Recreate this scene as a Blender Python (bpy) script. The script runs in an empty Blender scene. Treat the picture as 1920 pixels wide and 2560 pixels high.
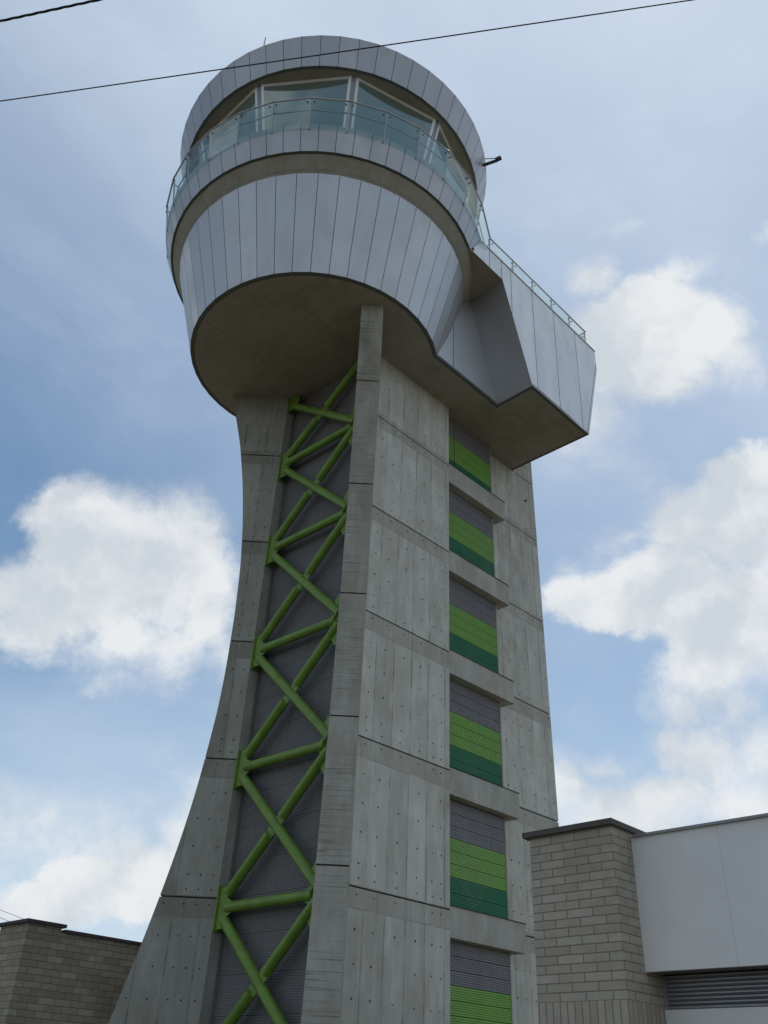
import bpy, math, random
from mathutils import Vector, Matrix
random.seed(7)
R=math.radians
sc=bpy.context.scene
# ------------------------------------------------------------------ camera
EYE=1.6
cam=bpy.data.cameras.new("camera"); camo=bpy.data.objects.new("camera",cam); sc.collection.objects.link(camo)
cam.sensor_fit='HORIZONTAL'; cam.sensor_width=36.0; cam.lens=36.0*2265.025/1920
cam.clip_start=0.05; cam.clip_end=6000
PIT,ROL=R(33.3468),R(2.55906)
fw=Vector((0,math.cos(PIT),math.sin(PIT))); U0=Vector((0,-math.sin(PIT),math.cos(PIT))); X0=Vector((1,0,0))
rt=math.cos(ROL)*X0+math.sin(ROL)*U0; up=-math.sin(ROL)*X0+math.cos(ROL)*U0
camo.matrix_world=Matrix(((rt.x,up.x,-fw.x,0),(rt.y,up.y,-fw.y,0),(rt.z,up.z,-fw.z,EYE),(0,0,0,1)))
sc.camera=camo
# ------------------------------------------------------------------ sun and exposure
SUN_ANG,SUN_EL=49.0,69.0      # direction the sun stands in: world angle from +X, and height
sd=Vector((math.cos(R(SUN_ANG))*math.cos(R(SUN_EL)),math.sin(R(SUN_ANG))*math.cos(R(SUN_EL)),math.sin(R(SUN_EL))))
sl=bpy.data.lights.new("sun",'SUN'); sl.energy=2.4; sl.angle=R(0.6); sl.color=(1,.95,.88)
so=bpy.data.objects.new("sun",sl); sc.collection.objects.link(so); so.rotation_euler=sd.to_track_quat('Z','Y').to_euler(); so.location=(0,0,60)
sc.view_settings.view_transform='Standard'; sc.view_settings.look='None'; sc.view_settings.exposure=0.0; sc.view_settings.gamma=1.0
# ------------------------------------------------------------------ world: sky with clouds
w=bpy.data.worlds.new("World"); sc.world=w; w.use_nodes=True
nt=w.node_tree; N=nt.nodes; LK=nt.links; N.clear()
def nd(t,**k):
    n=N.new(t)
    for a,b in k.items(): setattr(n,a,b)
    return n
def M(op,a,b=None,c=None,clamp=False):
    n=nd('ShaderNodeMath',operation=op,use_clamp=clamp)
    for i,v in enumerate((a,b,c)):
        if v is None: continue
        if isinstance(v,(int,float)): n.inputs[i].default_value=v
        else: LK.new(v,n.inputs[i])
    return n.outputs[0]
def SS(v,a,b,lo=0.,hi=1.):
    n=nd('ShaderNodeMapRange',interpolation_type='SMOOTHSTEP')
    LK.new(v,n.inputs[0]); n.inputs[1].default_value=a; n.inputs[2].default_value=b; n.inputs[3].default_value=lo; n.inputs[4].default_value=hi
    return n.outputs[0]
def MIXC(f,a,b):
    n=nd('ShaderNodeMix',data_type='RGBA')
    for i,v in ((0,f),(6,a),(7,b)):
        if isinstance(v,(int,float)): n.inputs[i].default_value=v
        elif isinstance(v,tuple): n.inputs[i].default_value=(*v,1)
        else: LK.new(v,n.inputs[i])
    return n.outputs[2]
tc=nd('ShaderNodeTexCoord'); D=tc.outputs['Generated']
def DOT(v,c):
    n=nd('ShaderNodeVectorMath',operation='DOT_PRODUCT'); LK.new(v,n.inputs[0]); n.inputs[1].default_value=c; return n.outputs['Value']
def NOISE(v,s,det=6,rough=.55,dist=0.,loc=(0,0,0)):
    m=nd('ShaderNodeMapping'); LK.new(v,m.inputs[0]); m.inputs[1].default_value=loc
    n=nd('ShaderNodeTexNoise'); LK.new(m.outputs[0],n.inputs['Vector']); n.inputs['Scale'].default_value=s; n.inputs['Detail'].default_value=det
    n.inputs['Roughness'].default_value=rough; n.inputs['Distortion'].default_value=dist
    return n
sky=nd('ShaderNodeTexSky',sky_type='NISHITA'); sky.sun_disc=False; sky.sun_elevation=R(SUN_EL); sky.sun_rotation=R(90-SUN_ANG); sky.dust_density=.35; sky.ozone_density=1.5
skm=nd('ShaderNodeVectorMath',operation='SCALE'); LK.new(sky.outputs[0],skm.inputs[0]); skm.inputs['Scale'].default_value=0.115
# (angle from +Y to the right, elevation, half-width deg, half-height deg, weight) of each cloud puff
PUFFS=[(22.4,23.3,3.7,4.0,0.75),(20.9,29.0,3.4,2.2,0.7),(23.6,17.6,4.1,4.5,0.8),(20.0,20.5,2.0,2.8,0.5),(17.4,15.9,4.8,1.8,1),(-17.5,28.4,6.5,4.6,1),(-22.5,25.3,4.3,2.6,0.9),(-14.7,30.7,3.2,3,0.9),(-21.2,30.7,2.8,2.2,0.9),(-12.3,27.3,2.7,3.2,0.8),(-16.5,24,5.5,2.6,0.55),(-23.2,23.5,4,2.1,0.5),(-17.9,21.3,3.9,1.4,0.25),(-10.4,23.5,2,2,0.3),(17.2,46.9,2.1,1.8,0.6),(21,44,4.3,2.5,0.8),(24.3,42.3,3.7,2.8,1),(18.4,41.9,4.6,3.8,1),(16,38.8,3.1,3.1,0.8),(22,40,3.6,1.9,0.8),(16.2,35.8,3.7,1.5,0.35),(24.6,45.8,3.1,1.6,0.3),(20.2,49.5,2.7,0.9,0.25),(26.7,40.1,2.4,2.3,0.5),(26.4,31.3,3.6,4,1),(22.5,31.9,3.1,2.2,0.8),(17.8,31.4,3,1.1,0.3),(16.4,27.4,4.4,1.9,1),(12.7,27.9,1.4,1.2,0.7),(21.8,26.9,4.4,2.9,1),(25,25.3,2.9,5.1,1),(22.6,20.8,3.4,3.7,0.6),(19.2,18.3,2,1.8,0.8),(21.2,17.7,3.4,2.5,1),(14.3,17.6,3,1.2,0.6),(11.7,16.3,1.9,2.1,0.9),(15.5,15.3,5.5,2,1),(22.1,15.1,4.1,2.6,1),(12.3,32.6,2.2,1,0.12),(13.4,29.6,2.4,1,0.15),(-19.4,12.8,6.6,2.8,0.52),(-14,11.8,5,2,0.47),(-15,10,3.7,1.7,0.93),(-18,8.7,4,1.2,0.62),(-11.5,13.6,3.9,3.6,0.43),(31.9,46.9,0.8,0.9,0.5)]
warp=NOISE(D,5.5,9,.68).outputs['Color']
wv=nd('ShaderNodeVectorMath',operation='SUBTRACT'); LK.new(warp,wv.inputs[0]); wv.inputs[1].default_value=(.5,.5,.5)
ws=nd('ShaderNodeVectorMath',operation='SCALE'); LK.new(wv.outputs[0],ws.inputs[0]); ws.inputs['Scale'].default_value=.075
wa=nd('ShaderNodeVectorMath',operation='ADD'); LK.new(D,wa.inputs[0]); LK.new(ws.outputs[0],wa.inputs[1]); DW=wa.outputs[0]
dens=None
for az,el,hw,hh,wt in PUFFS:
    a,e=R(az),R(el)
    c=Vector((math.sin(a)*math.cos(e),math.cos(a)*math.cos(e),math.sin(e)))
    xr=Vector((math.cos(a),-math.sin(a),0)); yu=xr.cross(c)*-1; yu=c.cross(xr)*-1 if (c.cross(xr)).z<0 else c.cross(xr)
    m=nd('ShaderNodeMapping',vector_type='TEXTURE'); LK.new(DW,m.inputs[0]); m.inputs[1].default_value=c
    rot=Matrix((xr,yu,xr.cross(yu))).transposed()
    m.inputs[2].default_value=rot.to_euler(); m.inputs[3].default_value=(math.sin(R(hw)),math.sin(R(hh)),math.sin(R(max(hw,hh))))
    ln=nd('ShaderNodeVectorMath',operation='LENGTH'); LK.new(m.outputs[0],ln.inputs[0])
    v=M('MULTIPLY',M('SUBTRACT',1.20,ln.outputs['Value']),wt)
    dens=v if dens is None else M('SMOOTH_MAX' if False else 'MAXIMUM',dens,v)
f1=NOISE(D,8.5,13,.66,.25).outputs['Fac']; f2=NOISE(D,3.2,4,.5,.2,(3,1,7)).outputs['Fac']
viewc=Vector((0.05,.83,.55)).normalized()
out=SS(DOT(D,viewc),.80,.90,1.,0.)
gen=M('MULTIPLY',M('SUBTRACT',NOISE(D,2.6,8,.6,.4,(5,2,1)).outputs['Fac'],.47),5.)
gen=M('ADD',M('MULTIPLY',gen,out),M('MULTIPLY',M('SUBTRACT',out,1.),2.))
dens=M('MAXIMUM',dens,gen)
v1=NOISE(DW,11.,5,.55).outputs['Fac']; v2=NOISE(DW,11.,5,.55,0.,(-.010,-.004,.030)).outputs['Fac']
soft=NOISE(D,4.,3,.5,0.,(8,3,2)).outputs['Fac']
dd=M('ADD',dens,M('MULTIPLY',M('SUBTRACT',f1,.5),1.25)); dd=M('ADD',dd,M('MULTIPLY',M('SUBTRACT',v1,.5),.8))
wd=SS(soft,.36,.58,.34,1.1)
cfn=nd('ShaderNodeMapRange',interpolation_type='SMOOTHSTEP'); LK.new(dd,cfn.inputs[0]); cfn.inputs[1].default_value=.02; LK.new(wd,cfn.inputs[2]); cf=cfn.outputs[0]
relief=M('MULTIPLY',M('SUBTRACT',v1,v2),.7)
# haze: whiter to the right (towards the sun), to the top and to the horizon
hz=M('ADD',SS(DOT(D,tuple(sd)),.50,.93,0.,.55),SS(DOT(D,(0,0,1)),.50,.08,0.,.72))
mpv=nd('ShaderNodeMapping'); LK.new(D,mpv.inputs[0]); mpv.inputs[2].default_value=(0,.5,.3); mpv.inputs[3].default_value=(1.,1.,1.7)
veil=NOISE(mpv.outputs[0],3.4,9,.62,.6,(2,6,4)).outputs['Fac']
hz=M('ADD',hz,SS(veil,.34,.76,-.05,.15)); hz=M('ADD',hz,M('MULTIPLY',M('SUBTRACT',f2,.5),.5))
hz=M('ADD',hz,SS(DOT(D,(0,0,1)),.70,.93,.0,.20),clamp=True)
skt=nd('ShaderNodeMix',data_type='RGBA',blend_type='MULTIPLY'); skt.inputs[0].default_value=1.; LK.new(skm.outputs[0],skt.inputs[6]); skt.inputs[7].default_value=(1.0,1.06,.99,1)
base=MIXC(hz,skt.outputs[2],(.63,.73,.86))
shade=SS(M('ADD',M('ADD',M('ADD',f2,relief),M('MULTIPLY',M('SUBTRACT',f1,.5),.35)),M('MULTIPLY',M('SUBTRACT',.5,cf),.05)),.30,.58)
ccol=MIXC(shade,(.62,.67,.72),(.84,.86,.875))
col=MIXC(M('MULTIPLY',cf,.95),base,ccol)
bg=nd('ShaderNodeBackground'); LK.new(col,bg.inputs[0]); bg.inputs[1].default_value=1.0
wo=nd('ShaderNodeOutputWorld'); LK.new(bg.outputs[0],wo.inputs[0])

# ------------------------------------------------------------------ materials
class MB_:
    """small helper to write a material's node tree"""
    def __init__(s,name):
        s.m=bpy.data.materials.new(name); s.m.use_nodes=True; s.t=s.m.node_tree; s.n=s.t.nodes; s.l=s.t.links
        s.n.clear(); s.out=s.n.new('ShaderNodeOutputMaterial'); s.b=s.n.new('ShaderNodeBsdfPrincipled'); s.l.new(s.b.outputs[0],s.out.inputs[0])
    def node(s,t,**k):
        n=s.n.new(t)
        for a,b in k.items(): setattr(n,a,b)
        return n
    def put(s,sock,v):
        if isinstance(v,(int,float)): sock.default_value=v
        elif isinstance(v,tuple): sock.default_value=(*v,1) if len(sock.default_value)==4 and len(v)==3 else v
        else: s.l.new(v,sock)
    def math(s,op,a,b=None,c=None,clamp=False):
        n=s.node('ShaderNodeMath',operation=op,use_clamp=clamp)
        for i,v in enumerate((a,b,c)):
            if v is not None: s.put(n.inputs[i],v)
        return n.outputs[0]
    def ss(s,v,a,b,lo=0.,hi=1.):
        n=s.node('ShaderNodeMapRange',interpolation_type='SMOOTHSTEP'); s.put(n.inputs[0],v)
        for i,x in enumerate((a,b,lo,hi)): n.inputs[i+1].default_value=x
        return n.outputs[0]
    def mix(s,f,a,b,bt='MIX'):
        n=s.node('ShaderNodeMix',data_type='RGBA',blend_type=bt); s.put(n.inputs[0],f); s.put(n.inputs[6],a); s.put(n.inputs[7],b); return n.outputs[2]
    def uv(s): return s.node('ShaderNodeUVMap',uv_map='UVMap').outputs[0]
    def obj(s): return s.node('ShaderNodeTexCoord').outputs['Object']
    def noise(s,v,sc=(1,1,1),scale=1.,det=5,rough=.55,loc=(0,0,0)):
        m=s.node('ShaderNodeMapping'); s.l.new(v,m.inputs[0]); m.inputs[3].default_value=sc; m.inputs[1].default_value=loc
        n=s.node('ShaderNodeTexNoise'); s.l.new(m.outputs[0],n.inputs['Vector']); n.inputs['Scale'].default_value=scale; n.inputs['Detail'].default_value=det; n.inputs['Roughness'].default_value=rough
        return n.outputs['Fac']
    def bump(s,h,st=.3,dist=.01):
        n=s.node('ShaderNodeBump'); n.inputs['Strength'].default_value=st; n.inputs['Distance'].default_value=dist; s.l.new(h,n.inputs['Height']); s.l.new(n.outputs[0],s.b.inputs['Normal'])
    def set(s,**k):
        for a,v in k.items(): s.put(s.b.inputs[{'col':'Base Color','rough':'Roughness','metal':'Metallic','spec':'Specular IOR Level'}[a]],v)
J0=6.86+EYE; FL=3.08
def concrete(name,base=(.30,.30,.275),brown=(.24,.22,.185),pale=(.40,.41,.39),seams=True,boards=False,dark=1.0,sheets=False):
    s=MB_(name); uv=s.uv(); sep=s.node('ShaderNodeSeparateXYZ'); s.l.new(uv,sep.inputs[0]); u,v=sep.outputs[0],sep.outputs[1]
    o=s.obj()
    big=s.noise(o,(1,1,1),.55,5,.6); med=s.noise(o,(1,1,.35),2.6,6,.62,(3,1,2)); streak=s.noise(uv,(7.5,.35,1),1.0,5,.6); fine=s.noise(o,(1,1,1),42,3,.7)
    c=s.mix(s.ss(big,.36,.66),base,brown)
    c=s.mix(s.math('MULTIPLY',s.ss(med,.42,.70),.75),c,pale)
    c=s.mix(s.ss(streak,.50,.80,0,.28),c,tuple(x*.55 for x in base))
    streak2=s.noise(uv,(22,.5,1),1.0,4,.6,(9,4,0))
    c=s.mix(s.ss(streak2,.60,.82,0,.25),c,tuple(x*.5 for x in brown))
    c=s.mix(s.ss(fine,.3,.75,0,.22),c,tuple(x*.62 for x in base))
    blot=s.noise(o,(1,1,.6),1.15,7,.68,(7,7,7)); c=s.mix(s.ss(blot,.52,.74,0,.4),c,tuple(x*.62 for x in brown)); c=s.mix(s.ss(blot,.26,.44,.35,0.),c,pale)
    h=fine
    if seams:
        # tone of each formwork sheet, its edges, and the plainer band cast below every pour joint
        q=s.math('DIVIDE',s.math('ADD',u,-.12),.62); fl=s.math('FLOOR',q); fr=s.math('SUBTRACT',q,fl)
        fv=s.math('DIVIDE',s.math('SUBTRACT',v,J0),FL); fvf=s.math('FLOOR',fv); lev=s.math('SUBTRACT',fv,fvf)
        body=s.ss(lev,.845,.865,1.,0.); pb=s.noise(uv,(.6,.35,1),1.0,3,.6,(6,1,0)); c=s.mix(s.math('MULTIPLY',s.math('SUBTRACT',1.,body),s.ss(pb,.35,.6,.1,.5)),c,tuple(x*.85 for x in brown))
        wn=s.node('ShaderNodeTexWhiteNoise',noise_dimensions='2D'); cb=s.node('ShaderNodeCombineXYZ'); s.l.new(fl,cb.inputs[0]); s.l.new(fvf,cb.inputs[1]); s.l.new(cb.outputs[0],wn.inputs['Vector'])
        c=s.mix(s.math('MULTIPLY',s.math('MULTIPLY',wn.outputs['Value'],.24),body),c,tuple(x*1.35 for x in pale),'MIX')
        dline=s.math('MINIMUM',fr,s.math('SUBTRACT',1.,fr)); wob=s.noise(uv,(.4,1.1,1),1.0,4,.7,(1,8,0))
        line=s.math('MULTIPLY',s.math('MULTIPLY',s.ss(dline,.004,.024,1.,0.),body),s.ss(wob,.38,.62,.12,.8))
        halo=s.math('MULTIPLY',s.math('MULTIPLY',s.ss(dline,.0,.14,1.,0.),body),s.ss(wob,.45,.7,0.,.35))
        c=s.mix(halo,c,tuple(x*.6 for x in base)); c=s.mix(line,c,(.07,.07,.062))
        hb=s.math('MULTIPLY',s.ss(s.math('ABSOLUTE',s.math('SUBTRACT',lev,.855)),.0,.008,1.,0.),s.ss(med,.4,.6,.1,.5)); c=s.mix(hb,c,(.10,.10,.09))
        # drips below the joint
        dr=s.math('MULTIPLY',s.ss(lev,.62,.99,0.,1.),s.ss(s.noise(uv,(9,.25,1),1.0,3,.6,(2,2,0)),.52,.72,0.,.5)); c=s.mix(dr,c,tuple(x*.55 for x in brown))
    if boards:
        b1=s.noise(uv,(.5,26,1),1.0,5,.75); b2=s.noise(uv,(.7,.8,1),1.0,2,.5,(5,5,0))
        c=s.mix(s.math('MULTIPLY',s.ss(b1,.50,.66),s.ss(b2,.38,.6,.15,.85)),c,(.085,.08,.07))
        h=s.math('ADD',fine,s.math('MULTIPLY',b1,-1.2))
    if sheets:
        for ax,per in ((u,1.22),(v,2.44)):
            q=s.math('FRACT',s.math('DIVIDE',s.math('ADD',ax,50.3),per)); dl=s.math('MINIMUM',q,s.math('SUBTRACT',1.,q))
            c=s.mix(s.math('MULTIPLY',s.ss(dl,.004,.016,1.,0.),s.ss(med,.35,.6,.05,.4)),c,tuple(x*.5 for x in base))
    if dark!=1.0: c=s.mix(1.0,c,(dark,dark,dark),'MULTIPLY')
    s.set(col=c,rough=.88,spec=.25); s.bump(s.math('ADD',h,med),.35,.008)
    return s.m
def plain(name,col,rough=.6,metal=0.,var=.15,scale=3.,spec=.4,bump=0.):
    s=MB_(name); o=s.obj(); n=s.noise(o,(1,1,1),scale,5,.6)
    c=s.mix(s.ss(n,.3,.7,0,var),col,tuple(x*.45 for x in col))
    s.set(col=c,rough=rough,metal=metal,spec=spec)
    if bump: s.bump(s.noise(o,(1,1,1),60,3,.6),bump,.004)
    return s.m
def panel(name,col,rough=.38,metal=.55):
    s=MB_(name); o=s.obj(); a=s.node('ShaderNodeAttribute',attribute_name='pv')
    c=s.mix(s.math('MULTIPLY',a.outputs['Fac'],.16),col,tuple(x*.5 for x in col))
    n=s.noise(o,(1,1,.4),1.6,5,.6); c=s.mix(s.ss(n,.40,.75,0,.10),c,tuple(x*.55 for x in col))
    st=s.noise(o,(7,7,.25),1.0,5,.65,(4,4,4)); c=s.mix(s.ss(st,.56,.82,0,.16),c,tuple(x*.45 for x in col))
    s.set(col=c,metal=metal,spec=.5); s.put(s.b.inputs['Roughness'],s.ss(n,.3,.7,rough-.05,rough+.1))
    s.bump(s.noise(o,(1,1,1),1.1,3,.5),.22,.03)
    return s.m
def brick(name,c1,c2,mortar,bw,bh,rot=None):
    s=MB_(name); uv=s.uv(); mp=s.node('ShaderNodeMapping'); s.l.new(uv,mp.inputs[0])
    if rot: mp.inputs[2].default_value=(0,0,math.pi/2); mp.inputs[1].default_value=(rot,0,0)
    t=s.node('ShaderNodeTexBrick'); s.l.new(mp.outputs[0],t.inputs['Vector']); t.offset=0. if rot else .5
    for k,v in (('Color1',(*c1,1)),('Color2',(*c2,1)),('Mortar',(*mortar,1))): t.inputs[k].default_value=v
    t.inputs['Scale'].default_value=1.; t.inputs['Mortar Size'].default_value=.0075; t.inputs['Mortar Smooth'].default_value=.25; t.inputs['Bias'].default_value=0.
    t.inputs['Brick Width'].default_value=bw; t.inputs['Row Height'].default_value=bh
    n=s.noise(uv,(1,1,1),6,6,.65); f=s.noise(uv,(1,1,1),60,3,.7); g=s.noise(uv,(1,1,1),.9,4,.6,(4,4,0))
    c=s.mix(s.ss(n,.35,.75,0,.4),t.outputs['Color'],tuple(x*.55 for x in c1)); c=s.mix(s.ss(f,.4,.8,0,.35),c,tuple(x*.5 for x in c1)); c=s.mix(s.ss(g,.45,.75,0,.35),c,tuple(x*.55 for x in c2))
    s.set(col=c,rough=.92,spec=.15); s.bump(s.math('ADD',s.math('MULTIPLY',t.outputs['Fac'],-1.5),s.math('MULTIPLY',f,.6)),.6,.008)
    return s.m
def glass(name,tint,refl,gcol=(1,1,1),dif=None,difk=0.):
    s=MB_(name); s.n.remove(s.b)
    tr=s.node('ShaderNodeBsdfTransparent'); tr.inputs[0].default_value=(*tint,1); gl=s.node('ShaderNodeBsdfGlossy'); gl.inputs[0].default_value=(*gcol,1); gl.inputs['Roughness'].default_value=.03
    fr=s.node('ShaderNodeLayerWeight'); fr.inputs[0].default_value=.12
    f=s.math('MINIMUM',s.math('ADD',s.math('MULTIPLY',fr.outputs['Fresnel'],1-refl),refl),max(.18,refl+.08))
    base=tr.outputs[0]
    if dif:
        d=s.node('ShaderNodeBsdfDiffuse'); d.inputs[0].default_value=(*dif,1); mx=s.node('ShaderNodeMixShader'); mx.inputs[0].default_value=difk; s.l.new(base,mx.inputs[1]); s.l.new(d.outputs[0],mx.inputs[2]); base=mx.outputs[0]
    m=s.node('ShaderNodeMixShader'); s.put(m.inputs[0],f); s.l.new(base,m.inputs[1]); s.l.new(gl.outputs[0],m.inputs[2]); s.l.new(m.outputs[0],s.out.inputs[0])
    return s.m
def ribbed(name,col):
    s=MB_(name); uv=s.uv(); n=s.noise(uv,(1,2,1),2.2,5,.6); st=s.noise(uv,(14,.6,1),1.,4,.6)
    c=s.mix(s.ss(n,.35,.7,0,.2),col,tuple(x*.55 for x in col)); c=s.mix(s.ss(st,.45,.75,0,.4),c,tuple(x*.45 for x in col)); du=s.noise(uv,(.7,.5,1),1.,4,.6,(3,9,0)); c=s.mix(s.ss(du,.45,.7,0,.22),c,(.30,.30,.27))
    s.set(col=c,rough=.5,spec=.35,metal=.0); return s.m
MAT=dict(
 wall=concrete('board marked concrete',base=(.48,.475,.41),brown=(.415,.395,.32),pale=(.645,.645,.58)),  # paler than the buttresses: this side's brighter sky light is put into the colour
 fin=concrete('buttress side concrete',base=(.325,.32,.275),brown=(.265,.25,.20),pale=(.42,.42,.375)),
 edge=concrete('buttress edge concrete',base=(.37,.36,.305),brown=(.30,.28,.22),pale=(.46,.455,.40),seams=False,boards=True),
 beam=concrete('sill beam concrete',base=(.43,.425,.365),brown=(.36,.34,.275),pale=(.53,.53,.475),seams=False),
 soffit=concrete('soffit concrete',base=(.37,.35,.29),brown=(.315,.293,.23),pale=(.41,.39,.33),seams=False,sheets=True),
 recess=plain('dark joint recess',(.05,.05,.045),.9),
 hole=plain('tie hole plug',(.035,.034,.03),.9),
 clad=panel('drum aluminium panels',(.57,.585,.595)),
 band=panel('parapet aluminium panels',(.46,.465,.475)),
 roofb=panel('roof aluminium panels',(.46,.465,.475)),
 wing=panel('wing aluminium panels',(.64,.665,.68),.34),
 gap=plain('panel joint shadow gap',(.09,.09,.09),.8),
 trim=plain('soffit edge trim',(.16,.17,.165),.6,.2),
 green=plain('green painted steel',(.175,.305,.045),.42,0.,.42,3.0,.45,.15),
 corr=ribbed('grey ribbed cladding',(.185,.18,.18)),
 lgrey=ribbed('grey louver blades',(.235,.235,.245)),
 lgreen=ribbed('light green louver blades',(.23,.46,.09)),
 dgreen=ribbed('dark green louver blades',(.018,.20,.085)),
 frame=plain('pale window frame',(.88,.90,.90),.45,0,.08),
 post=plain('grey mullion',(.30,.31,.33),.5,.3,.1),
 steel=plain('stainless rail',(.48,.48,.46),.38,.5,.15),
 pane=glass('cab window glass',(.30,.42,.40),.24,(.72,.82,.76),(.27,.34,.30),.66),
 rglass=glass('railing glass',(.76,.86,.84),.04,(.9,1,1),(.50,.64,.62),.09),
 inner=plain('cab interior paint',(.40,.42,.40),.8),
 dark=plain('dark equipment metal',(.04,.04,.042),.5,.3),
 cable=plain('black cable jacket',(.02,.02,.022),.6),
 farcable=plain('thin grey cable',(.16,.17,.18),.6),
 block=brick('grey concrete blockwork',(.50,.455,.37),(.40,.36,.285),(.19,.165,.125),.388,.1085),
 soldier=brick('upright blockwork course',(.50,.455,.37),(.40,.36,.285),(.19,.165,.125),.388,.1085,1.23+EYE),
 block2=brick('far grey blockwork',(.43,.385,.30),(.28,.25,.19),(.16,.14,.105),.40,.132),
 coping=plain('concrete coping',(.115,.105,.095),.85,0,.3,6,.2,.3),
 coping2=plain('dark coping',(.085,.07,.08),.85,0,.3,6,.2,.3),
 white=plain('white facade panel',(.80,.79,.76),.6,.0,.14,1.3,.3),
 flash=plain('metal flashing',(.28,.28,.29),.5,.4,.2),
 slat=plain('aluminium vent slats',(.34,.35,.37),.45,.4,.15),
 ground=plain('asphalt ground',(.108,.092,.066),.95,0,.5,.8,.2),
)
# ------------------------------------------------------------------ mesh building
TH=45.5; OX,OY=-2.2328,20.0
ROOT=Matrix.Translation((OX,OY,0))@Matrix.Rotation(R(TH),4,'Z'); ROOTI=ROOT.inverted()
def L(a,b,z): return Vector((a,-b,z+EYE))
def shaftwarp(v):     # the shaft's faces lean a touch outwards towards the ground
    p=ROOT@v; z=p.z-EYE; p.x+=(.0055-.0030*p.x)*(z-17.0); return ROOTI@p
class Mesh:
    def __init__(s): s.v=[]; s.f=[]; s.m=[]; s.pv=[]; s.mats=[]
    def mi(s,m):
        if m not in s.mats: s.mats.append(m)
        return s.mats.index(m)
    def face(s,pts,m,pv=0.):
        i=len(s.v); s.v+= [Vector(p) for p in pts]; s.f.append(list(range(i,i+len(pts)))); s.m.append(s.mi(m)); s.pv.append(pv)
    def prism(s,base,vec,m,pv=0.,mcap=None,mend=None):
        vec=Vector(vec); b=[Vector(p) for p in base]; t=[p+vec for p in b]; n=len(b)
        nrm=Vector((0,0,0))
        for i in range(n): nrm+=b[i].cross(b[(i+1)%n])
        if nrm.dot(vec)>0: b.reverse(); t.reverse()
        s.face(b,mcap or m,pv); s.face(t[::-1],mend or mcap or m,pv)
        for i in range(n):
            j=(i+1)%n; s.face([b[j],b[i],t[i],t[j]],m,pv)
    def box(s,a0,a1,b0,b1,z0,z1,m,pv=0.):
        n=1 if z1-z0<3.4 else math.ceil((z1-z0)/1.2)
        for i in range(n):
            h=(z1-z0)/n; s.prism([L(a0,b0,z0+h*i),L(a1,b0,z0+h*i),L(a1,b1,z0+h*i),L(a0,b1,z0+h*i)],(0,0,h),m,pv)
    def bar(s,p,q,w,h,m,upv=(0,0,1)):
        p,q=Vector(p),Vector(q); d=(q-p).normalized(); u=Vector(upv); x=d.cross(u)
        if x.length<1e-4: x=d.cross(Vector((1,0,0)))
        x.normalize(); y=x.cross(d); x*=w/2; y*=h/2
        s.prism([p-x-y,p+x-y,p+x+y,p-x+y],q-p,m)
    def tube(s,p,q,r,m,n=10,caps=True):
        p,q=Vector(p),Vector(q); d=(q-p).normalized(); x=d.cross(Vector((0,0,1)))
        if x.length<1e-3: x=d.cross(Vector((1,0,0)))
        x.normalize(); y=x.cross(d)
        ring=[x*math.cos(2*math.pi*k/n)*r+y*math.sin(2*math.pi*k/n)*r for k in range(n)]
        i=len(s.v); s.v+=[p+o for o in ring]+[q+o for o in ring]
        for k in range(n):
            j=(k+1)%n; s.f.append([i+k,i+j,i+n+j,i+n+k]); s.m.append(s.mi(m)); s.pv.append(-1.)
        if caps: s.face([p+o for o in ring[::-1]],m); s.face([q+o for o in ring],m)
    def path(s,pts,r,m,n=8):
        pts=[Vector(p) for p in pts]; i0=len(s.v)
        for k,p in enumerate(pts):
            d=(pts[min(k+1,len(pts)-1)]-pts[max(k-1,0)]).normalized(); x=d.cross(Vector((0,0,1)))
            if x.length<1e-3: x=Vector((1,0,0))
            x.normalize(); y=x.cross(d)
            s.v+=[p+x*math.cos(2*math.pi*j/n)*r+y*math.sin(2*math.pi*j/n)*r for j in range(n)]
        for k in range(len(pts)-1):
            for j in range(n):
                a=i0+k*n+j; b=i0+k*n+(j+1)%n; s.f.append([a,b,b+n,a+n]); s.m.append(s.mi(m)); s.pv.append(-1.)
    def disc(s,c,nrm,r,m,n=7,th=.004):
        c=Vector(c); nrm=Vector(nrm).normalized(); x=nrm.cross(Vector((0,0,1))).normalized(); y=nrm.cross(x); c=c+nrm*th
        pts=[c+x*math.cos(2*math.pi*k/n)*r+y*math.sin(2*math.pi*k/n)*r for k in range(n)]
        s.face(pts,m)
    def build(s,name,parent=None,warp=False,loc=None):
        me=bpy.data.meshes.new(name)
        vv=[shaftwarp(v) for v in s.v] if warp else s.v
        me.from_pydata([tuple(v) for v in vv],[],s.f)
        for m in s.mats: me.materials.append(MAT[m])
        for p,mi,pv in zip(me.polygons,s.m,s.pv):
            p.material_index=mi; p.use_smooth=pv<0
        at=me.attributes.new('pv','FLOAT','FACE'); at.data.foreach_set('value',[max(0,x) for x in s.pv])
        uvl=me.uv_layers.new(name='UVMap')
        for p in me.polygons:
            n=p.normal
            if abs(n.z)>.75: fu=Vector((1,0,0)); fv=Vector((0,1,0))
            else: fu=Vector((-n.y,n.x,0)).normalized(); fv=Vector((0,0,1))
            # same sense on both sides so that seams follow the form boards
            if abs(fu.x)>abs(fu.y) and fu.x<0 or abs(fu.y)>=abs(fu.x) and fu.y<0: fu=-fu
            for li in p.loop_indices:
                co=me.vertices[me.loops[li].vertex_index].co; uvl.data[li].uv=(co.dot(fu),co.dot(fv))
        o=bpy.data.objects.new(name,me); sc.collection.objects.link(o)
        if parent: o.parent=parent
        return o
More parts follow.
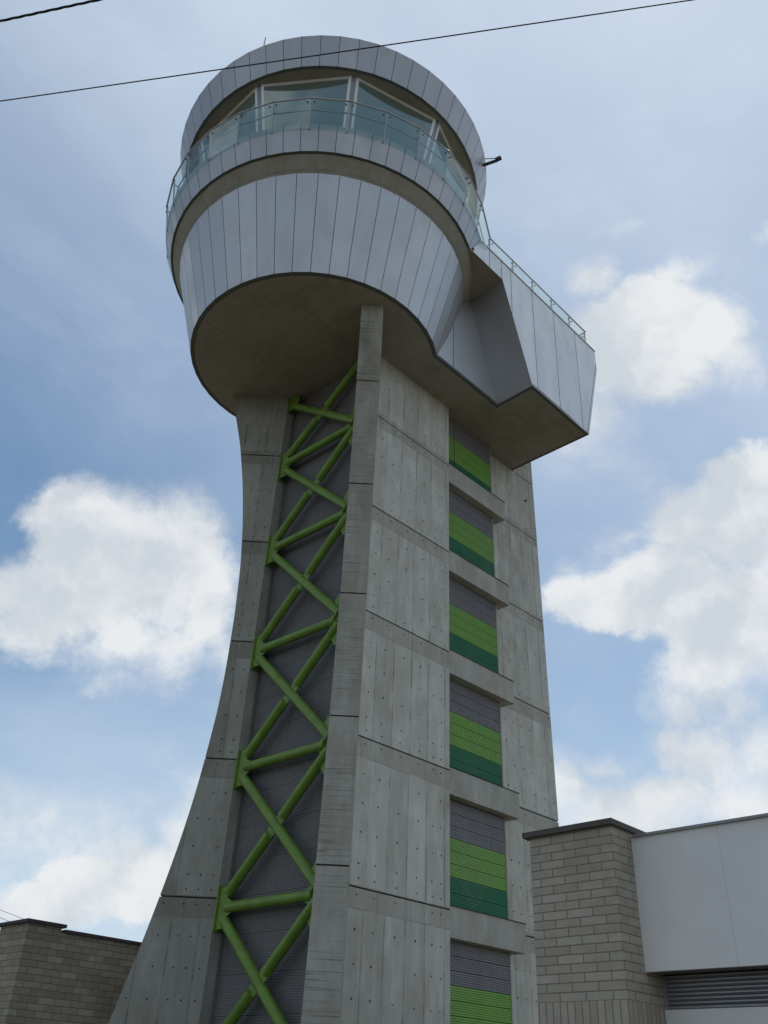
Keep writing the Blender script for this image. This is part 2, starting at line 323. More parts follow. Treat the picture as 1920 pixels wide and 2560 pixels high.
def tag(o,label=None,cat=None,group=None,kind=None):
    if label: o['label']=label
    if cat: o['category']=cat
    if group: o['group']=group
    if kind: o['kind']=kind
    return o
def empty(name,mat): 
    o=bpy.data.objects.new(name,None); sc.collection.objects.link(o); o.matrix_world=mat; o.empty_display_size=.5; return o

# ------------------------------------------------------------------ ground
g=Mesh(); G=2500
for i in range(-4,4):
    for j in range(-4,4): g.face([(i*G/4,j*G/4,0),((i+1)*G/4,j*G/4,0),((i+1)*G/4,(j+1)*G/4,0),(i*G/4,(j+1)*G/4,0)],'ground')
tag(g.build('ground'),kind='structure')

# ================================================================== the control tower
tower=tag(empty('control_tower',ROOT),'tall concrete airport control tower with silver drum cab, glass balcony and green crossed steel bracing','control tower')
JN=[-2.3,.64,3.74,6.86,9.95,12.97,15.95,18.22]    # pour joints
GRD=-EYE
def bands(lo=GRD-.3,hi=18.22):
    zs=[lo]+[j for j in JN if lo+.2<j<hi-.2]+[hi]
    return [(zs[i]+(.018 if i else 0),zs[i+1]-(.018 if i<len(zs)-2 else 0)) for i in range(len(zs)-1)]
def holes_v(jn=JN):
    r=[]
    for j in jn: r+= [j+.17,j+.48,j+1.09,j+1.70,j+2.31,j-.14]
    return r
# --- front side wall (left of the louvers)
m=Mesh()
for z0,z1 in bands(): m.box(.94,4.0,1.36,1.8,z0,z1,'wall')
m.box(.95,3.97,1.34,1.77,GRD-.3,18.2,'recess')
for z in holes_v():
    if GRD<z<18.0:
        for a in (1.18,1.66,2.285,2.915,3.41,3.69):
            if random.random()<.95: m.disc(L(a+random.uniform(-.015,.015),1.8,z+random.uniform(-.015,.015)),(0,-1,0),random.uniform(.017,.024),'hole')
m.build('side_wall',tower,True)
# --- rear part of the side wall, set back behind the louver line
m=Mesh()
for z0,z1 in bands(hi=19.3) : m.box(6.42,9.10,-2.02,1.35,z0-.05,z1-.05,'wall')
m.box(6.44,9.07,-1.99,1.32,GRD-.3,19.2,'recess')
for z in holes_v():
    if GRD<z-.05<19:
        for a in (6.9,7.23,7.615,8.01,8.49,8.98):
            if random.random()<.93: m.disc(L(a+random.uniform(-.015,.015),1.35,z-.05),(0,-1,0),random.uniform(.017,.024),'hole')
        for b in (-1.6,-1.,-.4,.2,.8,1.1): m.disc(L(9.10,b,z-.05),(1,0,0),.02,'hole')
m.build('side_wall',tower,True)
# --- core and far side wall
m=Mesh(); 
for z0,z1 in bands(): m.box(.85,6.40,-2.02,1.30,z0,z1,'wall')
m.box(.87,6.38,-1.99,1.28,GRD-.3,18.2,'recess')
m.build('far_wall',tower,True)
# --- buttresses: near (towards the camera) and left
def lerp(tab,z):
    if z<=tab[0][0]:
        (z0,l0),(z1,l1)=tab[0],tab[1]
        return l0+(l1-l0)*(z-z0)/(z1-z0)
    for (z0,l0),(z1,l1) in zip(tab,tab[1:]):
        if z<=z1:
            t=(z-z0)/(z1-z0); return l0+(l1-l0)*t
    return tab[-1][1]
def smooth(tab,z): return (lerp(tab,z-.35)+2*lerp(tab,z)+lerp(tab,z+.35))/4
NEAR=[(-1.6,3.05),(0,2.72),(1.24,2.38),(2.5,2.03),(3.74,1.73),(5.3,1.40),(6.87,1.126),(8.4,.92),(9.96,.813),(11.5,.835),(12.97,.938),(14.5,1.13),(15.93,1.406),(17.1,1.72),(18.3,2.03)]
LEFT=[(-1.6,2.56),(0,2.17),(1.24,1.874),(2.0,1.70),(2.69,1.535),(3.77,1.311),(4.9,1.10),(5.9,.95),(6.9,.84),(8.05,.74),(9.05,.70),(10.7,.697),(12.2,.751),(13.6,.884),(14.95,1.077),(16.35,1.35),(17.26,1.60),(18.3,1.868)]
def buttress(name,J,u,t,tab,s0,side,label=None):
    m=Mesh(); T=.597; u=Vector((u[0],-u[1],0)); tt=Vector((t[0],-t[1],0)); Jv=L(J[0],J[1],-EYE); 
    def P(s,k,z): return Jv+u*s+tt*k+Vector((0,0,z+EYE))
    def solid(z0,z1,ins,mf,me):
        n=max(2,int((z1-z0)/.22)+1); zs=[z0+(z1-z0)*i/(n-1) for i in range(n)]
        S=[smooth(tab,z)-ins for z in zs]
        for i in range(n-1):
            a,b=zs[i],zs[i+1]
            m.face([P(s0,ins,a),P(S[i],ins,a),P(S[i+1],ins,b),P(s0,ins,b)],mf)
            m.face([P(S[i],T-ins,a),P(s0,T-ins,a),P(s0,T-ins,b),P(S[i+1],T-ins,b)],mf)
            m.face([P(S[i],ins,a),P(S[i],T-ins,a),P(S[i+1],T-ins,b),P(S[i+1],ins,b)],me)
            m.face([P(s0,T-ins,a),P(s0,ins,a),P(s0,ins,b),P(s0,T-ins,b)],mf)
        m.face([P(s0,ins,z0),P(s0,T-ins,z0),P(S[0],T-ins,z0),P(S[0],ins,z0)],mf)
        m.face([P(s0,ins,z1),P(S[-1],ins,z1),P(S[-1],T-ins,z1),P(s0,T-ins,z1)],mf)
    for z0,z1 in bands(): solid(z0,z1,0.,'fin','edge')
    solid(GRD-.3,18.2,.028,'recess','recess')
    for z in holes_v():
        if not(GRD<z<18.0): continue
        s=s0+.14; smax=smooth(tab,z)-.12; k=0
        steps=(.28,.26,.42,.41,.45,.6,.6,.6)
        while s<smax:
            if random.random()<.93: m.disc(P(s,T if side else 0,z),tt if side else -tt,random.uniform(.016,.023),'hole')
            s+=steps[min(k,7)]; k+=1
    for a,b in zip(bands()[:-1],bands()[1:]): pass
    o=m.build('buttress',tower,True); tag(o,label); return o
r2=math.sqrt(.5)
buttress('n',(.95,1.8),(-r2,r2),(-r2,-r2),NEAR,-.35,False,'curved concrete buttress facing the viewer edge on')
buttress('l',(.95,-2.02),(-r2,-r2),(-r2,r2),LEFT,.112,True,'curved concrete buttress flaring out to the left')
m=Mesh()
for z0,z1 in bands():
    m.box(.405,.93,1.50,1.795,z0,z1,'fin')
m.build('corner_pier',tower,True)
m=Mesh()
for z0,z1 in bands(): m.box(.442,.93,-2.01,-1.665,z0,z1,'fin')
m.build('corner_pier',tower,True)
# --- ribbed cladding behind the bracing
def rib_panel(m,pt,z0,z1,pitch,depth,mat,u0,u1):
    """horizontal corrugation; pt(u,out,z) gives the point"""
    n=max(1,round((z1-z0)/pitch)); p=(z1-z0)/n
    for i in range(n):
        a=z0+i*p
        prof=[(a,0),(a+p*.18,depth),(a+p*.62,depth),(a+p*.8,0),(a+p,0)]
        for (za,da),(zb,db) in zip(prof,prof[1:]): m.face([pt(u0,da,za),pt(u1,da,za),pt(u1,db,zb),pt(u0,db,zb)],mat)
m=Mesh()
zz=GRD
while zz<18.1:
    z1=min(zz+.768,18.16); rib_panel(m,lambda u,d,z:L(.77-d,u,z),zz,z1-.006,.047,.010,'corr',1.52,-1.66); zz=z1
m.box(.78,.84,-1.70,1.52,GRD,18.16,'recess'); m.box(.69,.765,-1.66,-1.625,GRD,18.16,'corr')
m.build('ribbed_cladding',tower,True)
# --- green bracing
LV=[-2.6,.45,3.53,6.62,9.66,12.70,15.56,17.93]; BA=.50; TR=.112
def bp(b,z): return L(BA,b,z)
for k,z in enumerate(LV):
    if z<GRD: continue
    if k<7:
        m=Mesh(); m.tube(bp(-1.33,z),bp(1.30,z),TR,'green',16)
        m.build('strut',tower,True)
    # left plate and gusset
    m=Mesh()
    h=.47 if k<7 else .30
    m.prism([L(.435,-1.625,z-h),L(.685,-1.625,z-h),L(.685,-1.625,z+h),L(.435,-1.625,z+h)],(0,.035,0),'green')
    for dz in (-.36,-.12,.12,.36):
        if abs(dz)<h: m.tube(L(.475,-1.63,z+dz),L(.475,-1.60,z+dz),.018,'green',6); m.tube(L(.645,-1.63,z+dz),L(.645,-1.60,z+dz),.018,'green',6)
    gz=[( -1.625,-h*.9),(-1.54,-h*.9),(-1.30,-.42 if h>.4 else -.24),(-1.36,-.2),(-1.20,-.12),(-1.20,.12),(-1.36,.2),(-1.28,.44 if h>.4 else .24),(-1.52,h*.92),(-1.625,h*.92)]
    m.prism([L(BA-.012,b,z+dz) for b,dz in gz],(.024,0,0),'green')
    m.build('gusset_plate',tower,True)
    m=Mesh()
    gz=[(1.56,-.66),(1.30,-.66),(1.17,-.46),(1.24,-.22),(1.08,-.12),(1.08,.12),(1.24,.22),(1.16,.44),(1.30,.68),(1.56,.68)]
    if k<7: m.prism([L(BA-.012,b,z+dz) for b,dz in gz],(.024,0,0),'green'); m.build('gusset_plate',tower,True)
for k in range(len(LV)-1):
    zl,zu=LV[k],LV[k+1]
    # falling from upper left to lower right: runs through
    A,B=bp(-1.62,zu-.03),bp(1.5,zl+.06); d=(B-A).normalized()
    m=Mesh(); m.tube(A+d*.34,B-d*.12,TR,'green',16); m.build('brace_tube',tower,True)
    # rising from lower left to upper right: cut and plated at the crossing
    A2,B2=bp(-1.62,zl+.06),bp(1.5,zu-.03); d2=(B2-A2).normalized(); mid=(A+B+A2+B2)/4
    for (p,q) in ((A2+d2*.36,mid-d2*.24),(mid+d2*.24,B2-d2*.12)):
        m=Mesh(); m.tube(p,q,TR,'green',16)
        m.build('brace_tube',tower,True)
    nrm=d2.cross(Vector((1,0,0))).normalized()
    m=Mesh()
    m.prism([mid-d2*.50-nrm*.02+Vector((-.012,0,0)),mid-d2*.36-nrm*.125+Vector((-.012,0,0)),mid+d2*.36-nrm*.125+Vector((-.012,0,0)),mid+d2*.50-nrm*.02+Vector((-.012,0,0)),mid+d2*.36+nrm*.125+Vector((-.012,0,0)),mid-d2*.36+nrm*.125+Vector((-.012,0,0))],(.024,0,0),'green')
    m.build('splice_plate',tower,True)
# --- louver screens and sill beams
for i,j in enumerate(JN[:-1]):
    z0=j+.10; z1=min(j+2.55,18.17)
    if z1<GRD: continue
    m=Mesh(); z=z0
    seq=[('dgreen',.345),('dgreen',.345),('lgreen',.29),('lgreen',.29),('lgreen',.29),('lgrey',.29),('lgrey',.29),('lgrey',.31)]
    if i==6: seq=[('dgreen',.25),('dgreen',.25),('lgreen',.29),('lgreen',.29),('lgreen',.29),('lgrey',.29),('lgrey',.29),('lgrey',.3)]
    for mt,h in seq:
        zt=min(z+h,z1)
        if zt-z<.05: break
        rib_panel(m,lambda u,d,zz:L(u,1.535+d,zz),z,zt-.012,.047,.017,mt,6.38,3.9); z=zt
    m.box(3.9,6.40,1.50,1.53,z0,z1,'recess'); m.box(6.385,6.42,1.36,1.56,z0,z1,'beam')
    if i==6: m.box(4.55,4.57,1.55,1.556,z0,z1,'recess')
    m.build('louver_screen',tower,True)
for j in JN[1:-1]:
    m=Mesh(); m.box(4.003,6.72,1.36,1.797,j-.56,j+.085,'beam'); m.box(3.995,6.74,1.45,1.815,j+.085,j+.10,'recess')
    m.build('sill_beam',tower,True)
# small hook plate on the rear wall
m=Mesh(); m.tube(L(8.55,1.35,17.25),L(8.55,1.43,17.25),.03,'dark',8); m.tube(L(8.55,1.42,17.25),L(8.63,1.44,17.22),.018,'steel',8); m.build('wall_hook',tower,True)

# ================================================================== drum
def ring(th0,n,k): return R(th0-TH+360.0/n*k)
def cyl(r,th,z): return Vector((r*math.cos(th),r*math.sin(th),z+EYE))
def wpos(r,t,z):
    if math.cos(t)>0 and r*abs(math.sin(t))<4.345: t=math.copysign(math.asin(min(1,4.345/r)),math.sin(t))
    return cyl0(r,t,z)
cyl0=cyl
def panel_ring(name,mat,th0,n,prof,skip=None,gap=.008,inner=.10,label=None):
    cyl=wpos if skip else cyl0
    """prof: list of (r,z) from bottom to top; flat panels with shadow gaps over a dark backing"""
    m=Mesh()
    for k in range(n):
        a,b=ring(th0,n,k),ring(th0,n,k+1); pv=random.random()
        if skip and skip(a) and skip(b): continue
        for (r0,z0),(r1,z1) in zip(prof,prof[1:]):
            p=[cyl(r0,a,z0),cyl(r0,b,z0),cyl(r1,b,z1),cyl(r1,a,z1)]
            e0=(p[1]-p[0]).normalized()*gap; e1=(p[2]-p[3]).normalized()*gap
            m.face([p[0]+e0,p[1]-e0,p[2]-e1,p[3]+e1],mat,pv)
            q=[cyl(r0-.03,a,z0+.004),cyl(r0-.03,b,z0+.004),cyl(r1-.03,b,z1-.004),cyl(r1-.03,a,z1-.004)]
            m.face(q,'gap')
            w=[cyl(r0-inner,b,z0),cyl(r0-inner,a,z0),cyl(r1-inner,a,z1),cyl(r1-inner,b,z1)]
            m.face(w,mat,pv)
        r0,z0=prof[0]; r1,z1=prof[-1]
        m.face([cyl(r0-inner,a,z0),cyl(r0-inner,b,z0),cyl(r0,b,z0),cyl(r0,a,z0)],'trim')
        m.face([cyl(r1,a,z1),cyl(r1,b,z1),cyl(r1-inner,b,z1),cyl(r1-inner,a,z1)],'steel')
    return m.build(name,tower)
def inwing(lim): return lambda t:(math.cos(t)>0 and abs(math.sin(t))*4.9<lim)
panel_ring('drum_cladding','clad',-89.5,47,[(3.63,18.17),(4.416,21.19)],inner=.06)
panel_ring('balcony_parapet','band',-90.15,63,[(4.766,21.671),(5.04,22.464)],skip=inwing(4.2))
panel_ring('roof_fascia','roofb',-92.9,57,[(4.922,25.517),(5.245,26.565)])
def annulus(m,th0,n,prof,mat,skip=None):
    for k in range(n):
        a,b=ring(th0,n,k),ring(th0,n,k+1)
        for (r0,z0),(r1,z1) in zip(prof,prof[1:]):
            if r0<1e-6: m.face([cyl(0,0,z0),cyl(r1,b,z1),cyl(r1,a,z1)],mat)
            elif r1<1e-6: m.face([cyl(r0,a,z0),cyl(r0,b,z0),cyl(0,0,z1)],mat)
            else: m.face([cyl(r0,a,z0),cyl(r0,b,z0),cyl(r1,b,z1),cyl(r1,a,z1)],mat)
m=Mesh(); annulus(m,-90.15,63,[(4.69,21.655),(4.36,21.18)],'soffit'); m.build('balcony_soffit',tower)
m=Mesh(); annulus(m,-90.15,63,[(0,22.25),(4.92,22.25),(4.92,22.15),(0,22.15)],'beam'); m.build('balcony_floor',tower)
m=Mesh(); annulus(m,-92.9,57,[(0,26.45),(5.13,26.45)],'beam'); annulus(m,-92.9,57,[(4.86,25.535),(0,25.535)],'soffit'); m.build('roof_slab',tower)
# --- lower slab under drum and wing
def outline(e,z):
    Rr=3.60-e; nb=3.02-e; na=math.sqrt(Rr*Rr-nb*nb); ph=math.atan2(nb,na); pts=[]
    n=40
    for i in range(n+1):
        t=ph+(2*math.pi-2*ph)*i/n; pts.append(L(Rr*math.cos(t),Rr*math.sin(t),z))
    W=4.35-e
    for a,b in ((4.85+e,-nb),(4.83+e,-W),(7.92-e,-W),(7.92-e,W),(4.83+e,W),(4.85+e,nb)): pts.append(L(a,b,z))
    return pts
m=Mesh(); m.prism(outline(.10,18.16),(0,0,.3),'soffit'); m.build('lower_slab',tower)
m=Mesh(); m.prism(outline(.0,18.185),(0,0,.07),'trim'); m.build('slab_edge_trim',tower)
# --- the side wing
def strip_panels(m,poly,seams,b,out,mat,gap=.011):
    """cuts a convex outline poly [(a,z)] into panels between slanted or upright seams given as (a_bottom,z_bottom,a_top,z_top)"""
    def clip(pl,p,q,keep):
        r=[]; 
        def sd_(x): return ((q[0]-p[0])*(x[1]-p[1])-(q[1]-p[1])*(x[0]-p[0]))*keep
        for i in range(len(pl)):
            A,B=pl[i],pl[(i+1)%len(pl)]; sa,sb=sd_(A),sd_(B)
            if sa>=0: r.append(A)
            if sa*sb<0:
                t=sa/(sa-sb); r.append((A[0]+(B[0]-A[0])*t,A[1]+(B[1]-A[1])*t))
        return r
    rest=poly
    for s in seams+[None]:
        if s is None: pc=rest
        else:
            p,q=(s[0]-gap,s[1]),(s[2]-gap,s[3]); pc=clip(rest,p,q,1); rest=clip(rest,(s[0]+gap,s[1]),(s[2]+gap,s[3]),-1)
        if len(pc)>2:
            pts=[L(a,b,z) for a,z in pc]
            if out>0: pts.reverse()
            m.face(pts,mat,random.random())
    pts=[L(a,b-out*.02,z) for a,z in poly]; 
    m.face(pts,'gap')
SE=[(2.90,21.5,2.93,22.5),(3.48,21.5,3.52,22.5),(3.97,20.2,4.03,22.4),(5.13,18.3,5.17,22.4),(6.32,18.1,6.39,22.5),(7.59,18.1,7.67,22.4),(7.80,18.1,8.84,21.6)]
for sgn in (1,-1):
    m=Mesh(); b=4.35*sgn
    # upper strip next to the balcony, then the big slanted face (split into convex pieces)
    strip_panels(m,[(3.55,21.67),(3.55+.62*.0,21.67),(4.83,18.17),(7.92,18.17),(8.95,21.63),(8.96,22.50),(3.55,22.50)],SE[2:],b,sgn,'wing')
    strip_panels(m,[(2.10,21.67),(3.535,21.67),(3.535,22.50),(2.28,22.50)],SE[:2],b,sgn,'wing')
    m.box(2.3,8.97,(4.25 if sgn>0 else -4.37),(4.37 if sgn>0 else -4.25),22.50,22.53,'steel')
    m.build('wing_face',tower)
    m=Mesh()   # inner return wall below the balcony
    strip_panels(m,[(1.3,18.18),(4.85,18.18),(3.58,21.72),(1.3,21.72)],[(2.74,18.1,2.78,21.8)],3.02*sgn,sgn,'clad')
    m.build('inner_return',tower)
    m=Mesh()
    p=[L(3.55,4.35*sgn,21.67),L(4.83,4.35*sgn,18.17),L(4.85,3.02*sgn,18.17),L(3.58,3.02*sgn,21.70)]
    m.face(p if sgn<0 else p[::-1],'under'if 'under' in MAT else 'band',.5)
    m.build('slanted_underside',tower)
    m=Mesh(); p=[L(1.2,4.33*sgn,21.672),L(3.56,4.33*sgn,21.672),L(3.59,2.9*sgn,21.672),L(1.2,2.9*sgn,21.672)]
    m.prism(p,(0,0,.1),'soffit'); m.build('upper_soffit',tower)
m=Mesh()
for (a0,z0,a1,z1) in ((7.92,18.17,8.95,21.63),(8.95,21.63,8.96,22.5)):
    k=7
    for i in range(k):
        b0=-4.35+8.7*i/k+.011; b1=-4.35+8.7*(i+1)/k-.011
        m.face([L(a0,b1,z0),L(a0,b0,z0),L(a1,b0,z1),L(a1,b1,z1)],'wing',random.random())
    m.face([L(a0-.02,4.34,z0),L(a0-.02,-4.34,z0),L(a1-.02,-4.34,z1),L(a1-.02,4.34,z1)],'gap')
m.build('wing_end',tower)
m=Mesh(); m.box(3.2,8.93,-4.3,4.3,22.16,22.26,'beam'); m.build('wing_floor',tower)

# --- cab windows
ZB,ZT=22.25,25.53
def cr(z): return 4.70-.255*(25.52-z)
NW=10; C0=R(-80.5-TH)
for k in range(NW):
    a,b=C0+k*2*math.pi/NW,C0+(k+1)*2*math.pi/NW
    def W(s,z,o=0.):   # s 0..1 along the bay
        p=cyl(cr(z),a,z)*(1-s)+cyl(cr(z),b,z)*s
        n=Vector((math.cos((a+b)/2),math.sin((a+b)/2),0)); return p+n*o
    def wl(z): return (cyl(cr(z),a,z)-cyl(cr(z),b,z)).length
    m=Mesh(); fw_=.085; pg=.075
    for z0,z1,s0,s1 in ((ZB,ZB+fw_,0,1),(ZT-fw_,ZT,0,1)):
        e=lambda z:pg/wl(z)
        base=[W(e(z0),z0,-.05),W(1-e(z0),z0,-.05),W(1-e(z1),z1,-.05),W(e(z1),z1,-.05)]
        n=Vector((math.cos((a+b)/2),math.sin((a+b)/2),0)); m.prism(base,n*.07,'frame')
    for sd_ in (0,1):
        def S(z,off): return off/wl(z) if sd_==0 else 1-off/wl(z)
        z0,z1=ZB+fw_,ZT-fw_
        base=[W(S(z0,pg),z0,-.05),W(S(z0,pg+fw_),z0,-.05),W(S(z1,pg+fw_),z1,-.05),W(S(z1,pg),z1,-.05)]
        n=Vector((math.cos((a+b)/2),math.sin((a+b)/2),0)); m.prism(base,n*.07,'frame')
    fo=m.build('window',tower)
    m=Mesh(); z0,z1=ZB+.05,ZT-.05
    m.face([W(pg/wl(z0)+.03,z0,-.01),W(1-pg/wl(z0)-.03,z0,-.01),W(1-pg/wl(z1)-.03,z1,-.01),W(pg/wl(z1)+.03,z1,-.01)],'pane')
    m.build('pane',fo)
    m=Mesh(); p0,p1=cyl(cr(ZB)-.05,a,ZB),cyl(cr(ZT)-.05,a,ZT)
    tg=Vector((-math.sin(a),math.cos(a),0)); rd=Vector((math.cos(a),math.sin(a),0))
    m.prism([p0-tg*.082-rd*.06,p0+tg*.082-rd*.06,p0+tg*.082+rd*.03,p0-tg*.082+rd*.03],p1-p0,'post'); m.build('mullion',tower)
# cab interior: desk ring, ceiling, centre pier
m=Mesh(); annulus(m,0,30,[(3.3,22.3),(3.4,23.0),(2.6,23.05),(2.6,22.3)],'inner'); m.build('control_desk',tower)
m=Mesh(); annulus(m,0,24,[(.7,22.26),(.7,25.53)],'inner'); m.build('centre_pier',tower)

# --- railing
RZ=23.46; m=Mesh(); n=30; th0=-93.4
angs=[ring(th0,n,k) for k in range(n)]
def loc_ab(t,r): return (r*math.cos(t),-r*math.sin(t))
# posts on the round part that lie outside the wing
rnd=[t for t in angs if not (math.cos(t)>0 and abs(math.sin(t))*5.19<4.55)]
rnd.sort(key=lambda t:(-(t)%(2*math.pi)))
wingpts=[3.25,4.50,5.60,6.72,7.80,8.80]
def key(t): return (math.atan2(-math.sin(t),math.cos(t)))%(2*math.pi)   # b-positive angles first
rnd.sort(key=key)
top=[]; bot=[]; inn=[]; kinds=[]
for t in rnd:
    top.append(cyl(5.19,t,RZ)); bot.append(cyl(5.045,t,22.30)); inn.append(cyl(4.99,t,23.2)); 
nr=len(top)
def seg(i0,pt): pass
wl1=[(a,4.16) for a in wingpts[::1]]
wend=[(8.80,b) for b in (2.9,1.5,0,-1.5,-2.9)]
wl2=[(a,-4.16) for a in wingpts[::-1]]
wp=[(a,b) for a,b in wl1+wend+wl2]
# order: round part runs from b>0 side round the back to b<0, then the wing from b<0 back to b>0
wp=wp[::-1]
for a,b in wp:
    top.append(L(a,b,RZ)); ia=a if abs(a-8.8)>.01 else a-.02; bot.append(L(a,b,22.27)); 
    ix,iy=(a-.2 if abs(a-8.8)<.01 else a),(b-(.2 if b>4 else -.2 if b<-4 else 0)); inn.append(L(ix,iy,23.2))
NP=len(top)
rail=Mesh()
for i in range(NP):
    j=(i+1)%NP; rail.tube(top[i],top[j],.026,'steel',8); rail.tube(inn[i],inn[j],.021,'steel',8)
rl=rail.build('railing',tower)
for i in range(NP):
    p,q=bot[i],top[i]; d=(q-p); ctr=Vector((0,0,0)); 
    inw=(inn[i]-top[i]); inw.z=0; inw=inw.normalized() if inw.length>.01 else Vector((-1,0,0))
    m=Mesh(); off=inw*.05
    m.bar(p+off,q+off*.6-Vector((0,0,.02)),.034,.04,'steel',upv=inw)
    m.bar(q+off-Vector((0,0,.26)),inn[i],.022,.035,'steel')
    for j in ((i+1)%NP,(i-1)%NP):
        e=(top[j]-top[i]).normalized()
        m.tube(q-Vector((0,0,.17))+off*.8,q-Vector((0,0,.17))+e*.10+inw*.01,.007,'steel',6); m.tube(q-Vector((0,0,.17))+e*.10-inw*.02,q-Vector((0,0,.17))+e*.10+inw*.02,.018,'dark',8)
    m.build('post',rl)
    j=(i+1)%NP; e=(top[j]-top[i]).normalized()*.012
    m=Mesh(); P0,P1,Q1,Q0=bot[i]+e,bot[j]-e,top[j]-e-Vector((0,0,.035)),top[i]+e-Vector((0,0,.035))
    m.face([P0,P1,Q1,Q0],'rglass'); m.build('glass_panel',rl)

# ================================================================== things on the roof edge
def rootframe(p): return ROOT@Vector(p)
# floodlight bracket at the right
t=R(-14-TH); 
fr_=tag(empty('floodlight',ROOT@Matrix.Translation(cyl(5.18,t,26.42))),'small dark floodlight bar on a bracket at the right rim of the tower roof','floodlight')
rd=Vector((math.cos(t),math.sin(t),0)); tg=Vector((-rd.y,rd.x,0))
m=Mesh(); m.bar(rd*-.02+Vector((0,0,-.12)),rd*.46+Vector((0,0,.02)),.07,.08,'dark')
for s in (.14,.24,.34,.42): m.tube(rd*s+Vector((0,0,s*.29-.10)),rd*s+Vector((0,0,s*.29-.22)),.012,'dark',6)
m.bar(rd*-.02+Vector((0,0,.22)),rd*.40+Vector((0,0,.14)),.02,.02,'dark'); m.build('bracket',fr_)
m=Mesh(); m.bar(rd*.42+Vector((0,0,.02))-tg*.02,rd*.58+Vector((0,0,.10))-tg*.02,.11,.11,'dark'); 
m.build('lamp_head',fr_)
# rod at the left
mast=tag(empty('lightning_rod',ROOT@Matrix.Translation(cyl(4.8,R(-116.6-TH),26.45))),'short thin grey rod standing on the tower roof behind its left rim','lightning rod')
MASTH=1.52
m=Mesh(); m.tube((0,0,0),(0,0,MASTH),.028,'steel',8); m.build('rod',mast); m=Mesh(); m.tube((0,0,0),(0,0,.08),.07,'steel',10); m.build('base',mast)

# ================================================================== cables
def cable(name,p,q,ext,r,mat,label,cat,sag=.0,twist=False):
    p,q=Vector(p),Vector(q); d=(q-p); c=(p+q)/2; h=d.length/2; u=d/d.length; n=160; m=Mesh(); 
    def at(s): return c+u*s+Vector((0,0,sag*((s/h)**2-1)))
    S=[-h-ext+(2*h+2*ext)*i/n for i in range(n+1)]
    if not twist: m.path([at(s) for s in S],r,mat,8)
    else:
        y=Vector((0,0,1)); x=u.cross(y).normalized(); n2=1400
        S=[-h-ext+(2*h+2*ext)*i/n2 for i in range(n2+1)]
        for k in range(3):
            m.path([at(s)+(x*math.cos(s*2*math.pi/.33+k*2.094)+y*math.sin(s*2*math.pi/.33+k*2.094))*r*1.12 for s in S],r,mat,6)
    o=m.build(name); tag(o,label,cat); return o
def dirp(az,el,h): r=h/math.tan(R(el)); return (r*math.sin(R(az)),r*math.cos(R(az)),h+EYE)
cable('overhead_cable',dirp(-36.63,50.82,8.),dirp(31.32,59.68,8.),22,.0058,'cable','single thin black cable crossing the sky in front of the tower roof','cable',sag=.01)
cable('overhead_cable',dirp(-39.23,54.33,7.),dirp(-32.59,57.94,7.),24,.0052,'cable','twisted black cable crossing the top left corner of the sky','cable',twist=True)
cable('overhead_cable',dirp(-20.38,8.22,9.),dirp(-19.17,7.91,9.),14,.014,'farcable','faint upper wire in the distance above the left brick building','cable')
cable('overhead_cable',dirp(-20.28,7.84,8.6),dirp(-19.88,7.73,8.6),14,.014,'farcable','faint lower wire in the distance above the left brick building','cable')

# ================================================================== right building
def frame2(x,y,ang): return Matrix.Translation((x,y,0))@Matrix.Rotation(R(ang),4,'Z')
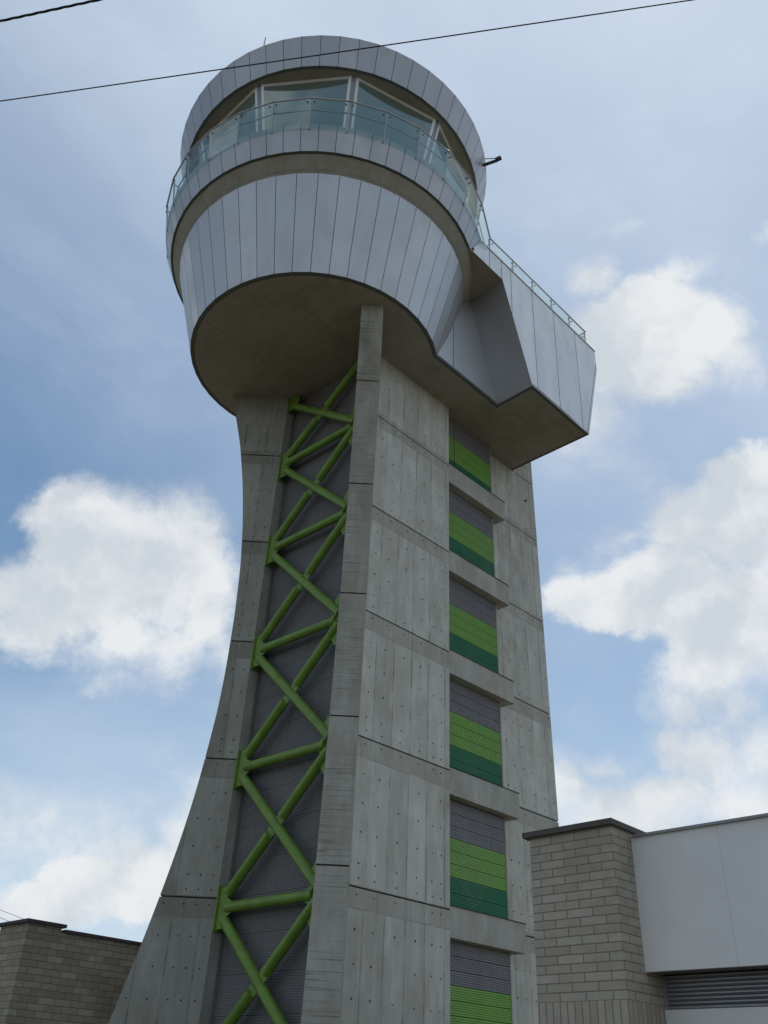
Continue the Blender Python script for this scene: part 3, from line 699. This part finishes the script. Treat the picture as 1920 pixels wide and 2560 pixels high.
# local frame: +x goes back into the building (45.7 deg), +y goes to the left end of the brick face
rb=tag(empty('brick_building',frame2(3.234,12.416,45.7)),'low grey blockwork building with white upper panels and slatted vent at the lower right','building')
def bx(m,x0,x1,y0,y1,z0,z1,mat,pv=0.): m.prism([(x0,y0,z0),(x1,y0,z0),(x1,y1,z0),(x0,y1,z0)],(0,0,z1-z0),mat,pv)
ZT_=3.30+EYE
m=Mesh(); bx(m,0,6,0,1.32,1.23+EYE,ZT_,'block'); bx(m,-.002,6.002,-.002,1.322,.842+EYE,1.23+EYE,'soldier'); bx(m,0,6,0,1.32,-.2,.842+EYE,'block'); 
m.build('block_pier',rb)
m=Mesh(); bx(m,-.07,6.07,-.05,1.40,ZT_,ZT_+.075,'coping'); m.build('coping',rb)
PT,PB=3.225+EYE,1.577+EYE
m=Mesh()
for i in range(8):
    y1=-.004-1.24*i; y0=y1-1.237
    bx(m,.50,.56,y0,y1,PB,PT,'white',random.random())
bx(m,.545,6,-9.9,-.01,PB+.01,PT-.01,'flash')
m.build('facade_panel',rb)
m=Mesh(); bx(m,.46,6.05,-9.95,-.055,PT,PT+.035,'flash'); m.build('parapet_flashing',rb)
m=Mesh(); bx(m,.98,6,-9.9,-.01,-.2,PB+.01,'recess'); m.build('rear_wall',rb)
VB=1.185+EYE
m=Mesh(); z=PB-.02
while z>VB+.02:
    m.prism([(.92,-9.9,z),(.955,-9.9,z-.036),(.965,-9.9,z-.031),(.93,-9.9,z+.005)],(0,9.86,0),'slat'); m.prism([(.915,-9.9,z-.006),(.925,-9.9,z-.006),(.925,-9.9,z+.012),(.915,-9.9,z+.012)],(0,9.86,0),'slat'); z-=.050
bx(m,.915,.97,-.05,-.004,VB,PB,'slat')
m.build('slatted_vent',rb)
m=Mesh(); bx(m,.90,.97,-9.9,-.005,-.2,VB,'white'); m.build('lower_panel',rb)
# ================================================================== left building
lb=tag(empty('brick_building',frame2(-7.23,21.30,46.5)),'grey brown blockwork building with dark coping behind the left buttress','building')
ZL=3.06+EYE
m=Mesh(); bx(m,0,.80,0,1.21,-.2,ZL,'block2'); bx(m,.80,14,.003,1.2,-.2,ZL-.09,'block2'); bx(m,.003,14,1.2,7,-.2,ZL-.3,'block2'); m.build('block_wall',lb)
m=Mesh(); bx(m,-.07,.88,-.07,1.28,ZL,ZL+.07,'coping2'); bx(m,.885,14,-.06,1.25,ZL-.09,ZL-.025,'coping2'); m.build('coping',lb)
